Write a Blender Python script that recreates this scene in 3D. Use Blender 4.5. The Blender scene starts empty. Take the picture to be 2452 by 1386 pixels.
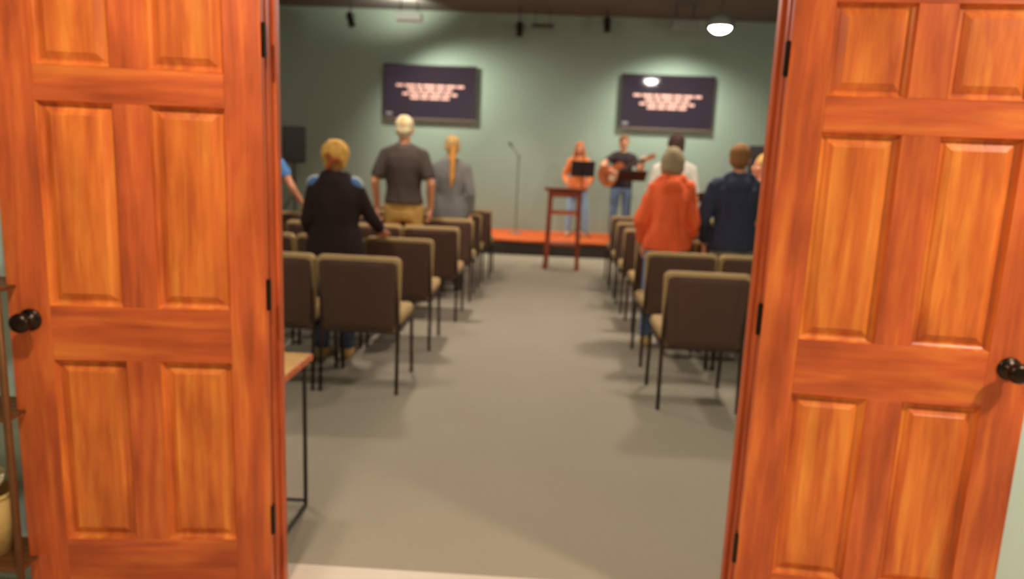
import bpy, bmesh, math, random
from mathutils import Vector, Matrix, noise

random.seed(7)
scene = bpy.context.scene
C = scene.collection
PI = math.pi

# ------------------------------------------------------------------ camera
CAM_F, CAM_YAW, CAM_PITCH, CAM_ROLL = 1700.0, 0.0362, 0.17767, 0.04194
CAM_POS = Vector((0.0778, -2.1669, 1.4897))
cd = bpy.data.cameras.new('camera')
cam = bpy.data.objects.new('camera', cd)
C.objects.link(cam)
scene.camera = cam
cd.sensor_fit = 'HORIZONTAL'
cd.sensor_width = 36.0
cd.lens = CAM_F / 2452.0 * 36.0
cd.clip_start = 0.05
cy_, sy_ = math.cos(CAM_YAW), math.sin(CAM_YAW)
cp_, sp_ = math.cos(CAM_PITCH), math.sin(CAM_PITCH)
fwd = Vector((-sy_ * cp_, cy_ * cp_, -sp_))
rgt = Vector((cy_, sy_, 0))
upv = rgt.cross(fwd)
r2 = math.cos(CAM_ROLL) * rgt + math.sin(CAM_ROLL) * upv
u2 = -math.sin(CAM_ROLL) * rgt + math.cos(CAM_ROLL) * upv
m3 = Matrix((r2, u2, -fwd)).transposed()
cam.matrix_world = Matrix.Translation(CAM_POS) @ m3.to_4x4()
cd.dof.use_dof = True               # the phone focused far too near: all of the picture is soft
cd.dof.focus_distance = 0.9
cd.dof.aperture_fstop = 3.4

# ------------------------------------------------------------------ world, lights, exposure
scene.view_settings.view_transform = 'Standard'
scene.view_settings.look = 'None'
scene.view_settings.exposure = 0.0
scene.view_settings.gamma = 1.0
scene.view_settings.use_curve_mapping = False
w = bpy.data.worlds.new('world')
scene.world = w
w.use_nodes = True
w.node_tree.nodes['Background'].inputs[0].default_value = (1.0, 0.93, 0.82, 1)
w.node_tree.nodes['Background'].inputs[1].default_value = 0.02


def area(name, loc, size, power, col, target=None):
    l = bpy.data.lights.new(name, 'AREA')
    l.shape = 'DISK'
    l.size = size
    l.energy = power
    l.color = col
    o = bpy.data.objects.new(name, l)
    o.location = loc
    if target:
        o.rotation_euler = (Vector(target) - Vector(loc)).to_track_quat('-Z', 'Y').to_euler()
    C.objects.link(o)
    return o


# hall ceiling lamps (above and behind the photographer)
area('hall_lamp_light', (2.2, -1.15, 2.66), 0.20, 62, (1.0, 0.90, 0.74))
area('hall_lamp_light', (-0.7, -1.15, 2.66), 0.20, 40, (1.0, 0.90, 0.74))
LAMP_L = 190.0                      # radiance of the opal pendant lamps in the room
LAMP_COL = (1.0, 0.92, 0.80)


# ------------------------------------------------------------------ materials
def s2l(c):
    return tuple(((x / 255.0) / 12.92 if x / 255.0 <= 0.04045 else ((x / 255.0 + 0.055) / 1.055) ** 2.4) for x in c)


def newmat(name):
    m = bpy.data.materials.new(name)
    m.use_nodes = True
    nt = m.node_tree
    return m, nt, nt.nodes['Principled BSDF']


def link(nt, a, b):
    nt.links.new(a, b)


def mix_rgb(nt, fac, a, b):
    n = nt.nodes.new('ShaderNodeMix')
    n.data_type = 'RGBA'
    if hasattr(fac, 'node'):
        link(nt, fac, n.inputs[0])
    else:
        n.inputs[0].default_value = fac
    for i, v in ((6, a), (7, b)):
        if hasattr(v, 'node'):
            link(nt, v, n.inputs[i])
        else:
            n.inputs[i].default_value = (*v, 1)
    return n.outputs[2]


def flat(name, rgb, rough=0.6, var=0.15, scale=12.0, bump=0.0, bscale=60.0, metal=0.0, spec=0.5, stretch=(1, 1, 1)):
    """plain paint, cloth or metal: a little uneven in colour, with fine relief"""
    m, nt, b = newmat(name)
    c = s2l(rgb)
    tc = nt.nodes.new('ShaderNodeTexCoord')
    mp = nt.nodes.new('ShaderNodeMapping')
    mp.inputs['Scale'].default_value = stretch
    link(nt, tc.outputs['Object'], mp.inputs[0])
    n = nt.nodes.new('ShaderNodeTexNoise')
    n.inputs['Scale'].default_value = scale
    n.inputs['Detail'].default_value = 4
    link(nt, mp.outputs[0], n.inputs['Vector'])
    lo = tuple(x * (1 - var) for x in c)
    hi = tuple(min(1, x * (1 + var)) for x in c)
    link(nt, mix_rgb(nt, n.outputs[0], lo, hi), b.inputs['Base Color'])
    b.inputs['Roughness'].default_value = rough
    b.inputs['Metallic'].default_value = metal
    b.inputs['Specular IOR Level'].default_value = spec
    if bump:
        n2 = nt.nodes.new('ShaderNodeTexNoise')
        n2.inputs['Scale'].default_value = bscale
        link(nt, mp.outputs[0], n2.inputs['Vector'])
        bp = nt.nodes.new('ShaderNodeBump')
        bp.inputs['Strength'].default_value = bump
        bp.inputs['Distance'].default_value = 0.01
        link(nt, n2.outputs[0], bp.inputs['Height'])
        link(nt, bp.outputs[0], b.inputs['Normal'])
    return m


def emit(name, rgb, strength):
    m, nt, b = newmat(name)
    b.inputs['Base Color'].default_value = (*s2l(rgb), 1)
    b.inputs['Emission Color'].default_value = (*s2l(rgb), 1)
    b.inputs['Emission Strength'].default_value = strength
    b.inputs['Roughness'].default_value = 0.4
    return m


def wood(name, axis, dark, mid, light, rough=0.38, spec=0.35):
    """stained pine: streaks along AXIS, blotches of darker stain"""
    m, nt, b = newmat(name)
    tc = nt.nodes.new('ShaderNodeTexCoord')
    oi = nt.nodes.new('ShaderNodeObjectInfo')
    add = nt.nodes.new('ShaderNodeVectorMath')
    add.operation = 'MULTIPLY_ADD'
    add.inputs[1].default_value = (7, 11, 13)
    cmb = nt.nodes.new('ShaderNodeCombineXYZ')
    for i in range(3):
        link(nt, oi.outputs['Random'], cmb.inputs[i])
    link(nt, cmb.outputs[0], add.inputs[0])
    link(nt, tc.outputs['Object'], add.inputs[2])
    st = [1.0, 1.0, 1.0]
    st[axis] = 0.075
    mp = nt.nodes.new('ShaderNodeMapping')
    mp.inputs['Scale'].default_value = st
    link(nt, add.outputs[0], mp.inputs[0])
    g = nt.nodes.new('ShaderNodeTexNoise')
    g.inputs['Scale'].default_value = 26
    g.inputs['Detail'].default_value = 5
    g.inputs['Roughness'].default_value = 0.6
    g.inputs['Distortion'].default_value = 0.4
    link(nt, mp.outputs[0], g.inputs['Vector'])
    st2 = [1.0, 1.0, 1.0]
    st2[axis] = 0.35
    mp2 = nt.nodes.new('ShaderNodeMapping')
    mp2.inputs['Scale'].default_value = st2
    link(nt, add.outputs[0], mp2.inputs[0])
    bl = nt.nodes.new('ShaderNodeTexNoise')
    bl.inputs['Scale'].default_value = 9
    bl.inputs['Detail'].default_value = 3
    link(nt, mp2.outputs[0], bl.inputs['Vector'])
    r1 = nt.nodes.new('ShaderNodeValToRGB')
    e = r1.color_ramp.elements
    e[0].position, e[0].color = 0.30, (*s2l(dark), 1)
    e[1].position, e[1].color = 0.70, (*s2l(light), 1)
    x = e.new(0.5)
    x.color = (*s2l(mid), 1)
    link(nt, g.outputs[0], r1.inputs[0])
    r2_ = nt.nodes.new('ShaderNodeValToRGB')
    f = r2_.color_ramp.elements
    f[0].position, f[0].color = 0.30, (0.74, 0.68, 0.66, 1)
    f[1].position, f[1].color = 0.62, (1.08, 1.1, 1.08, 1)
    link(nt, bl.outputs[0], r2_.inputs[0])
    mul = nt.nodes.new('ShaderNodeMix')
    mul.data_type = 'RGBA'
    mul.blend_type = 'MULTIPLY'
    mul.inputs[0].default_value = 1.0
    link(nt, r1.outputs[0], mul.inputs[6])
    link(nt, r2_.outputs[0], mul.inputs[7])
    link(nt, mul.outputs[2], b.inputs['Base Color'])
    b.inputs['Roughness'].default_value = rough
    b.inputs['Specular IOR Level'].default_value = spec
    bp = nt.nodes.new('ShaderNodeBump')
    bp.inputs['Strength'].default_value = 0.08
    bp.inputs['Distance'].default_value = 0.004
    link(nt, g.outputs[0], bp.inputs['Height'])
    link(nt, bp.outputs[0], b.inputs['Normal'])
    return m


M = {}
DK, MD, LT = (170, 78, 42), (204, 94, 48), (224, 122, 54)
M['wood_z'] = wood('stained_pine_upright', 2, DK, MD, LT)
M['wood_x'] = wood('stained_pine_level', 0, DK, MD, LT)
M['panel_wood'] = wood('stained_pine_panel', 2, (186, 86, 42), (218, 112, 48), (236, 144, 60))
M['jamb_wood'] = wood('stained_pine_jamb', 2, (164, 72, 38), (194, 88, 46), (210, 106, 56))
M['bronze'] = flat('dark_bronze', (52, 40, 33), 0.3, 0.2, 20, metal=0.85)
M['hall_paint'] = flat('pale_sage_paint', (200, 217, 208), 0.7, 0.04, 3, 0.05, 90)
M['hall_white'] = flat('white_ceiling_paint', (225, 218, 204), 0.8, 0.03, 3)
M['hall_floor'] = flat('pale_beige_vinyl', (208, 188, 164), 0.45, 0.05, 4)
M['sage'] = flat('grey_sage_wall_paint', (150, 166, 148), 0.75, 0.04, 2, 0.05, 80)
M['dark_ceiling'] = flat('dark_grey_ceiling_paint', (104, 98, 90), 0.85, 0.06, 2)
M['stage_wood'] = wood('stage_boards', 0, (168, 74, 38), (206, 98, 52), (222, 118, 62), 0.85, 0.08)
M['fascia'] = flat('dark_carpeted_riser', (66, 56, 48), 0.9, 0.12, 30, 0.2, 200)
M['chair_back'] = flat('dark_brown_weave', (90, 60, 46), 0.75, 0.12, 60, 0.15, 400)
M['chair_tan'] = flat('tan_upholstery', (176, 142, 92), 0.85, 0.10, 40, 0.2, 300)
M['chair_metal'] = flat('dark_brown_tube', (64, 46, 38), 0.4, 0.1, 20, metal=0.5)
M['black'] = flat('black_plastic', (38, 32, 30), 0.5, 0.1, 20)
M['black_metal'] = flat('black_metal', (50, 42, 38), 0.4, 0.1, 20, metal=0.4)
M['grey_metal'] = flat('grey_metal', (120, 118, 108), 0.4, 0.1, 20, metal=0.3)
M['white_plastic'] = flat('white_plastic', (225, 222, 208), 0.5, 0.04, 10)
M['grey_plastic'] = flat('grey_plastic', (120, 120, 110), 0.5, 0.06, 10)
M['mahogany'] = wood('mahogany', 2, (96, 38, 20), (140, 58, 28), (164, 78, 38))
M['mahogany_x'] = wood('mahogany_level', 0, (96, 38, 20), (140, 58, 28), (164, 78, 38))
M['pale_wood'] = wood('honey_oak', 0, (196, 138, 66), (222, 168, 92), (236, 188, 112))
M['edge_wood'] = wood('red_oak_edge', 0, (170, 76, 34), (204, 98, 44), (222, 120, 60))
M['rack_metal'] = flat('antique_gold_metal', (120, 76, 40), 0.4, 0.25, 25, metal=0.4)
M['cream'] = flat('cream_ceramic', (232, 214, 178), 0.5, 0.05, 10)
M['straw'] = flat('woven_straw', (206, 168, 102), 0.8, 0.25, 60, 0.4, 120)
M['guitar_top'] = wood('guitar_spruce', 0, (176, 84, 36), (200, 104, 46), (218, 126, 62))
M['guitar_side'] = wood('guitar_mahogany', 0, (120, 48, 24), (160, 70, 32), (184, 92, 44))
M['taupe'] = flat('bezel_painted_sheen', (112, 94, 80), 0.4, 0.1, 10)  # lighter brown stands in for the reflection along the screens' lower bezel
M['glow'] = emit('added_white_glow', (222, 226, 206), 0.42)  # self-lit white, brightens the camera-side face of the white flood box
M['opal'] = emit('opal_lamp_glass', (255, 246, 236), LAMP_L)
M['opal_fill'] = emit('fill_opal_lamp_glass', (255, 246, 236), LAMP_L * 0.4)  # weaker glass for the two added fill lamps
M['opal_bright'] = emit('bright_opal_lamp_glass', (255, 246, 236), LAMP_L * 1.75)
M['opal_rear'] = emit('rear_opal_lamp_glass', (255, 246, 236), LAMP_L * 0.72)
M['skin'] = flat('skin', (226, 152, 112), 0.55, 0.06, 14)
M['eye'] = flat('dark_eye', (44, 28, 22), 0.25, 0.05, 10)
M['lips'] = flat('lips', (186, 92, 78), 0.5, 0.05, 10)


def carpet():
    m, nt, b = newmat('grey_brown_carpet')
    tc = nt.nodes.new('ShaderNodeTexCoord')
    n1 = nt.nodes.new('ShaderNodeTexNoise')
    n1.inputs['Scale'].default_value = 260
    n1.inputs['Detail'].default_value = 3
    n2 = nt.nodes.new('ShaderNodeTexNoise')
    n2.inputs['Scale'].default_value = 1.7
    n2.inputs['Detail'].default_value = 4
    n3 = nt.nodes.new('ShaderNodeTexNoise')
    n3.inputs['Scale'].default_value = 34
    for n in (n1, n2, n3):
        link(nt, tc.outputs['Object'], n.inputs['Vector'])
    a = mix_rgb(nt, n1.outputs[0], s2l((128, 116, 98)), s2l((184, 170, 148)))
    c = mix_rgb(nt, n2.outputs[0], s2l((146, 130, 108)), s2l((168, 156, 136)))
    d = mix_rgb(nt, 0.5, a, c)
    e_ = mix_rgb(nt, n3.outputs[0], s2l((146, 132, 112)), s2l((170, 158, 138)))
    link(nt, mix_rgb(nt, 0.3, d, e_), b.inputs['Base Color'])
    b.inputs['Roughness'].default_value = 0.95
    b.inputs['Specular IOR Level'].default_value = 0.1
    bp = nt.nodes.new('ShaderNodeBump')
    bp.inputs['Strength'].default_value = 0.4
    bp.inputs['Distance'].default_value = 0.006
    link(nt, n1.outputs[0], bp.inputs['Height'])
    link(nt, bp.outputs[0], b.inputs['Normal'])
    return m


M['carpet'] = carpet()


def screen_mat():
    m, nt, b = newmat('glossy_dark_screen')
    b.inputs['Base Color'].default_value = (*s2l((26, 22, 26)), 1)
    b.inputs['Roughness'].default_value = 0.06
    b.inputs['Emission Color'].default_value = (*s2l((62, 50, 56)), 1)
    b.inputs['Emission Strength'].default_value = 0.75
    tc = nt.nodes.new('ShaderNodeTexCoord')
    n = nt.nodes.new('ShaderNodeTexNoise')
    n.inputs['Scale'].default_value = 1.6
    link(nt, tc.outputs['Object'], n.inputs['Vector'])
    link(nt, mix_rgb(nt, n.outputs[0], s2l((66, 42, 44)), s2l((56, 52, 66))), b.inputs['Emission Color'])
    return m


M['screen'] = screen_mat()
M['lyric'] = emit('lit_pink_lettering', (190, 142, 128), 0.85)
M['logo'] = emit('lit_grey_mark', (120, 116, 112), 0.8)
_cloth = {}


def cloth(rgb, var=0.14, rough=0.85):
    k = (rgb, var)
    if k not in _cloth:
        _cloth[k] = flat('cloth_%d_%d_%d' % rgb, rgb, rough, var, 9, 0.2, 180, spec=0.2)
    return _cloth[k]


def hairmat(rgb):
    k = ('hair', rgb)
    if k not in _cloth:
        _cloth[k] = flat('hair_%d_%d_%d' % rgb, rgb, 0.8, 0.3, 60, 0.5, 90, spec=0.15, stretch=(1, 1, 0.15))
    return _cloth[k]


# ------------------------------------------------------------------ mesh helpers
def tag(o, label=None, cat=None, group=None, kind=None):
    if label:
        o['label'] = label
    if cat:
        o['category'] = cat
    if group:
        o['group'] = group
    if kind:
        o['kind'] = kind
    return o


def mesh_of(name, bm, mat, smooth=False):
    bmesh.ops.recalc_face_normals(bm, faces=bm.faces)
    me = bpy.data.meshes.new(name)
    bm.to_mesh(me)
    bm.free()
    if mat:
        me.materials.append(M[mat] if isinstance(mat, str) else mat)
    if smooth:
        me.polygons.foreach_set('use_smooth', [True] * len(me.polygons))
    return me


def obj(name, data, mat=None, parent=None, smooth=False):
    if isinstance(data, bmesh.types.BMesh):
        data = mesh_of(name, data, mat, smooth)
    o = bpy.data.objects.new(name, data)
    C.objects.link(o)
    if parent:
        o.parent = parent
    return o


def empty(name, loc=(0, 0, 0), rz=0.0, rot=None):
    o = bpy.data.objects.new(name, None)
    o.empty_display_size = 0.1
    C.objects.link(o)
    o.location = loc
    o.rotation_euler = rot if rot else (0, 0, rz)
    return o


def box(bm, x0, x1, y0, y1, z0, z1, bev=0.0, mat4=None, seg=1):
    r = bmesh.ops.create_cube(bm, size=1)
    vs = r['verts']
    for v in vs:
        v.co = Vector((x0 + (v.co.x + .5) * (x1 - x0), y0 + (v.co.y + .5) * (y1 - y0), z0 + (v.co.z + .5) * (z1 - z0)))
    if bev:
        es = list({e for v in vs for e in v.link_edges})
        q = bmesh.ops.bevel(bm, geom=es, offset=bev, segments=seg, affect='EDGES', profile=0.5)
        vs = list({v for f in q['faces'] for v in f.verts} | {v for v in vs if v.is_valid})
    if mat4 is not None:
        bmesh.ops.transform(bm, matrix=mat4, verts=vs)
    return vs


def frame_of(d):
    d = d.normalized()
    a = Vector((0, 0, 1)) if abs(d.z) < 0.9 else Vector((0, 1, 0))
    u = d.cross(a).normalized()
    return u, d.cross(u).normalized()


def tube(bm, pts, r, n=10, caps=True):
    """tube of radius R (one number or one per point) along PTS"""
    pts = [Vector(p) for p in pts]
    rs = r if isinstance(r, (list, tuple)) else [r] * len(pts)
    rings = []
    u = None
    for i, p in enumerate(pts):
        d = (pts[min(i + 1, len(pts) - 1)] - pts[max(i - 1, 0)])
        if u is None:
            u, v = frame_of(d)
        else:
            d.normalize()
            u = (u - d * u.dot(d)).normalized()
            v = d.cross(u)
        rings.append([bm.verts.new(p + rs[i] * (math.cos(2 * PI * k / n) * u + math.sin(2 * PI * k / n) * v)) for k in range(n)])
    for a, b in zip(rings, rings[1:]):
        for k in range(n):
            bm.faces.new((a[k], a[(k + 1) % n], b[(k + 1) % n], b[k]))
    if caps:
        bm.faces.new(rings[0][::-1])
        bm.faces.new(rings[-1])


def lathe(bm, prof, n=20, mat4=None):
    """profile of (radius, height) turned about z"""
    rings = []
    vs = []
    for r, z in prof:
        if r < 1e-6:
            rings.append([bm.verts.new((0, 0, z))])
        else:
            rings.append([bm.verts.new((r * math.cos(2 * PI * k / n), r * math.sin(2 * PI * k / n), z)) for k in range(n)])
        vs += rings[-1]
    for a, b in zip(rings, rings[1:]):
        for k in range(n):
            q = [a[k % len(a)], a[(k + 1) % len(a)], b[(k + 1) % len(b)], b[k % len(b)]]
            q2 = []
            for v in q:
                if v not in q2:
                    q2.append(v)
            if len(q2) > 2:
                bm.faces.new(q2)
    for g in (rings[0], rings[-1]):
        if len(g) > 1:
            bm.faces.new(g)
    if mat4 is not None:
        bmesh.ops.transform(bm, matrix=mat4, verts=vs)


def loft(bm, rings, n=24, closed=True):
    """rings of (centre, rx, ry) elliptical sections stacked along z (ry = depth)"""
    rr = []
    for c, rx, ry in rings:
        c = Vector(c)
        rr.append([bm.verts.new(c + Vector((rx * math.cos(2 * PI * k / n), ry * math.sin(2 * PI * k / n), 0))) for k in range(n)])
    for a, b in zip(rr, rr[1:]):
        for k in range(n):
            bm.faces.new((a[k], a[(k + 1) % n], b[(k + 1) % n], b[k]))
    if closed:
        bm.faces.new(rr[0][::-1])
        bm.faces.new(rr[-1])


def ball(bm, c, r, rot=None, n=16):
    r = (r, r, r) if not isinstance(r, (tuple, list)) else r
    m = Matrix.Translation(Vector(c)) @ (rot.to_4x4() if rot else Matrix.Identity(4)) @ Matrix.Diagonal((*r, 1))
    nv = max(8, n // 2)
    top, bot = bm.verts.new(m @ Vector((0, 0, 1))), bm.verts.new(m @ Vector((0, 0, -1)))
    rings = []
    for j in range(1, nv):
        a = PI * j / nv
        rings.append([bm.verts.new(m @ Vector((math.sin(a) * math.cos(2 * PI * k / n), math.sin(a) * math.sin(2 * PI * k / n), math.cos(a)))) for k in range(n)])
    for k in range(n):
        bm.faces.new((top, rings[0][k], rings[0][(k + 1) % n]))
        bm.faces.new((bot, rings[-1][(k + 1) % n], rings[-1][k]))
    for a, b in zip(rings, rings[1:]):
        for k in range(n):
            bm.faces.new((a[k], b[k], b[(k + 1) % n], a[(k + 1) % n]))


def capsule(bm, p0, p1, r0, r1, flat0=False, flat1=False):
    p0, p1 = Vector(p0), Vector(p1)
    tube(bm, [p0, p0.lerp(p1, .5), p1], [r0, (r0 + r1) / 2, r1], 16)
    if not flat0:
        ball(bm, p0, r0)
    if not flat1:
        ball(bm, p1, r1)


def slab(bm, outline, y0, y1):
    """outline in (x, z) extruded from y0 to y1"""
    a = [bm.verts.new((x, y0, z)) for x, z in outline]
    b = [bm.verts.new((x, y1, z)) for x, z in outline]
    n = len(a)
    bm.faces.new(a)
    bm.faces.new(b[::-1])
    for k in range(n):
        bm.faces.new((a[k], b[k], b[(k + 1) % n], a[(k + 1) % n]))


def remeshed(name, bm, voxel, mat, iters=4, fold=0.0, fscale=7.0, seed=0.0, fz=0.35):
    """grow overlapping shapes into ONE continuous surface"""
    bmesh.ops.recalc_face_normals(bm, faces=bm.faces)
    me = bpy.data.meshes.new(name)
    bm.to_mesh(me)
    bm.free()
    o = bpy.data.objects.new('tmp', me)
    C.objects.link(o)
    md = o.modifiers.new('r', 'REMESH')
    md.mode = 'VOXEL'
    md.voxel_size = voxel
    sm = o.modifiers.new('s', 'SMOOTH')
    sm.factor = 0.5
    sm.iterations = iters
    dg = bpy.context.evaluated_depsgraph_get()
    out = bpy.data.meshes.new_from_object(o.evaluated_get(dg))
    out.name = name
    bpy.data.objects.remove(o)
    bpy.data.meshes.remove(me)
    if fold:
        off = Vector((seed * 3.1, seed * 1.7, seed * 2.3))
        nr = [v.normal.copy() for v in out.vertices]
        for v, nn in zip(out.vertices, nr):
            p = Vector((v.co.x * fscale, v.co.y * fscale, v.co.z * fscale * fz + v.co.x * fscale * 0.5)) + off
            v.co += nn * fold * (noise.noise(p) + 0.5 * noise.noise(p * 2.3))
    out.materials.clear()
    out.materials.append(M[mat] if isinstance(mat, str) else mat)
    out.polygons.foreach_set('use_smooth', [True] * len(out.polygons))
    return out


# ------------------------------------------------------------------ the setting
HALF, WALL, DOORTOP = 0.758, 0.10, 2.075
CEIL, HCEIL = 4.10, 2.70
XL, XR, YB = -5.2, 5.0, 11.2


def struct(name, bm, mat, parent=None, label=None):
    o = obj(name, bm, mat, parent)
    if not parent:
        tag(o, label, None, None, 'structure')
    return o


bm = bmesh.new(); box(bm, XL, XR, 0.193, YB, -0.10, 0.0)
struct('floor', bm, 'carpet', label='grey-brown carpet of the meeting room')
bm = bmesh.new(); box(bm, -3.6, 3.8, -4.4, 0.193, -0.10, 0.002)
struct('floor_hall', bm, 'hall_floor', label='pale floor of the hallway in front of the doors')
bm = bmesh.new(); box(bm, XL - .1, XR + .1, YB, YB + .12, 0, CEIL)
struct('wall_back', bm, 'sage', label='grey-green wall behind the stage')
bm = bmesh.new(); box(bm, XL - .12, XL, WALL, YB, 0, CEIL)
struct('wall_left', bm, 'sage')
bm = bmesh.new(); box(bm, XR, XR + .12, WALL, YB, 0, CEIL)
struct('wall_right', bm, 'sage')
bm = bmesh.new(); box(bm, XL, XR, WALL, YB + .12, CEIL, CEIL + .12)
struct('ceiling', bm, 'dark_ceiling', label='dark grey ceiling over the meeting room')
bm = bmesh.new()
for x0, x1, z0 in ((XL - .12, -HALF - .02, 0), (HALF + .02, XR + .12, 0), (-HALF - .02, HALF + .02, DOORTOP + .02)):
    box(bm, x0, x1, 0.0, WALL, z0, CEIL + .12)
struct('wall_front', bm, 'hall_paint', label='pale sage wall that the doors open back against')
bm = bmesh.new(); box(bm, -3.6, 3.8, -4.4, 0, HCEIL, HCEIL + .1)
struct('ceiling_hall', bm, 'hall_white')
bm = bmesh.new(); box(bm, -3.7, -3.6, -4.4, 0, 0, HCEIL); struct('wall_hall_left', bm, 'hall_paint')
bm = bmesh.new(); box(bm, 3.8, 3.9, -4.4, 0, 0, HCEIL); struct('wall_hall_right', bm, 'hall_paint')
bm = bmesh.new(); box(bm, -3.7, 3.9, -4.5, -4.4, 0, HCEIL); struct('wall_hall_back', bm, 'hall_paint')

# door frame: jamb board, stop and casing on either side, header across the top
for i, s in ((1, -1), (2, 1)):
    t = tag(empty('trim_%d' % i, (s * HALF, 0, 0)), 'stained wooden door frame %s of the opening' % ('on the left side' if s < 0 else 'on the right side'), None, None, 'structure')
    a, b_ = sorted((0, s * .02))
    bm = bmesh.new(); box(bm, a, b_, -0.002, WALL + .004, 0.0, DOORTOP, .001); obj('jamb_board', bm, 'jamb_wood', t)
    a, b_ = sorted((-s * .011, 0))
    bm = bmesh.new(); box(bm, a, b_, 0.040, 0.074, 0.0, DOORTOP, .002); obj('door_stop', bm, 'jamb_wood', t)
    a, b_ = sorted((s * .006, s * .070))
    bm = bmesh.new(); box(bm, a, b_, WALL, WALL + .016, 0.0, DOORTOP + .06, .003); obj('casing', bm, 'jamb_wood', t)
    bm = bmesh.new(); box(bm, a, b_, -.009, 0, 0.0, DOORTOP + .06, .003); obj('casing', bm, 'jamb_wood', t)
t = tag(empty('trim_3', (0, 0, DOORTOP)), 'stained wooden header over the doorway', None, None, 'structure')
bm = bmesh.new(); box(bm, -HALF - .02, HALF + .02, -.002, WALL + .004, 0, .02); obj('header_board', bm, 'jamb_wood', t)
bm = bmesh.new(); box(bm, -HALF - .07, HALF + .07, WALL, WALL + .016, .06, .12, .003); obj('casing', bm, 'jamb_wood', t)

# ------------------------------------------------------------------ the two six-panel doors
DW, DT, OFF = 0.765, 0.036, 0.048
ZB = (0.2347, 0.8318, 1.0028, 1.6084, 1.7093, 1.961)
US = (0.1094, 0.215, 0.1037)


def raised_panel(s, u0, u1, z0, z1):
    """sunk moulding round a raised field, both faces; face at y = 0, depth to +y"""
    bm = bmesh.new()
    prof = [(0.0, 0.0), (0.0015, 0.004), (0.005, 0.0125), (0.010, 0.0162), (0.017, 0.0168), (0.036, 0.0070), (0.038, 0.0055)]
    for side in (0, 1):
        rings = []
        for d, y in prof:
            yy = y if side == 0 else DT - y
            q = [(u0 + d, z0 + d), (u1 - d, z0 + d), (u1 - d, z1 - d), (u0 + d, z1 - d)]
            rings.append([bm.verts.new((s * u, yy, z)) for u, z in q])
        for a, b in zip(rings, rings[1:]):
            for k in range(4):
                bm.faces.new((a[k], a[(k + 1) % 4], b[(k + 1) % 4], b[k]))
        bm.faces.new(rings[-1])
    return bm


def make_door(name, s, ang, label):
    t = tag(empty(name, (s * HALF, -OFF, 0.0), -s * ang), label, None, None, 'structure')
    st, pw, mu = US
    cols = ((st, st + pw), (st + pw + mu, st + 2 * pw + mu))
    zt, zb = DOORTOP - .005, 0.012

    def piece(nm, u0, u1, z0, z1, mat):
        bm = bmesh.new()
        a, b_ = sorted((s * u0, s * u1))
        box(bm, a, b_, 0, DT, z0, z1, .0012)
        return obj(nm, bm, mat, t)
    piece('stile', 0.0, st, zb, zt, 'wood_z')
    piece('stile', cols[1][1], DW, zb, zt, 'wood_z')
    for z0, z1 in ((zb, ZB[0]), (ZB[1], ZB[2]), (ZB[3], ZB[4]), (ZB[5], zt)):
        piece('rail', st, cols[1][1], z0, z1, 'wood_x')
    for z0, z1 in ((ZB[0], ZB[1]), (ZB[2], ZB[3]), (ZB[4], ZB[5])):
        piece('mullion', cols[0][1], cols[1][0], z0, z1, 'wood_z')
        for u0, u1 in cols:
            obj('panel', raised_panel(s, u0, u1, z0, z1), 'panel_wood', t)
    # knob with its round plate
    kx, kz = s * (DW - .062), 0.958
    rot = Matrix.Translation((kx, 0, kz)) @ Matrix.Rotation(PI / 2, 4, 'X')
    bm = bmesh.new()
    lathe(bm, [(0, .022), (.012, .022), (.0125, .030), (.020, .034), (.0285, .043), (.0305, .052), (.028, .061), (.018, .068), (0, .070)], 24, rot)
    k = tag(obj('knob', bm, 'bronze', t, True), 'dark bronze round door knob')
    bm = bmesh.new()
    lathe(bm, [(0, 0), (.034, 0), (.034, .003), (.028, .008), (.013, .012), (.0125, .024), (0, .024)], 24, rot)
    obj('rosette', bm, 'bronze', k, True)
    for hz in (1.8095, 1.0526, 0.2984):
        bm = bmesh.new()
        hx, hy = -s * .006, .012
        tube(bm, [(hx, hy, hz - .046), (hx, hy, hz + .046)], .0075, 12)
        for q in (-.049, .046):
            tube(bm, [(hx, hy, hz + q), (hx, hy, hz + q + .003)], .005, 10)
        a, b_ = sorted((-s * .0015, -s * .004))
        box(bm, a, b_, .012, .075, hz - .045, hz + .045)
        tag(obj('hinge', bm, 'bronze', t), 'dark metal hinge')
    return t


make_door('door_1', -1, 0.1059, 'left six-panel orange stained wooden door folded back, knob at its far edge')
make_door('door_2', 1, 0.0956, 'right six-panel orange stained wooden door folded back against pale wall')

# ------------------------------------------------------------------ stage
t = tag(empty('stage', (0, 9.38, 0)), 'low stage with orange wooden top and dark riser', 'stage')
SZ = 0.24
bm = bmesh.new(); box(bm, XL + .05, XR - .05, 0.01, YB - 9.384, 0, SZ - .03); obj('riser', bm, 'fascia', t)
nb = 12
for i in range(nb):
    y0 = (YB - 9.38) * i / nb - .02
    y1 = (YB - 9.38) * (i + 1) / nb - .022
    bm = bmesh.new(); box(bm, XL + .05, XR - .05, y0, min(y1, YB - 9.384), SZ - .03, SZ, .0015)
    obj('plank', bm, 'stage_wood', t)

# ------------------------------------------------------------------ wall screens
LINES = [(0.62, [.10, .14, .07, .16, .11, .13, .09]), (0.545, [.12, .08, .13, .10, .09]), (0.47, [.08, .13, .11, .15, .10, .07]), (0.40, [.12, .10, .14, .11])]


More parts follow.
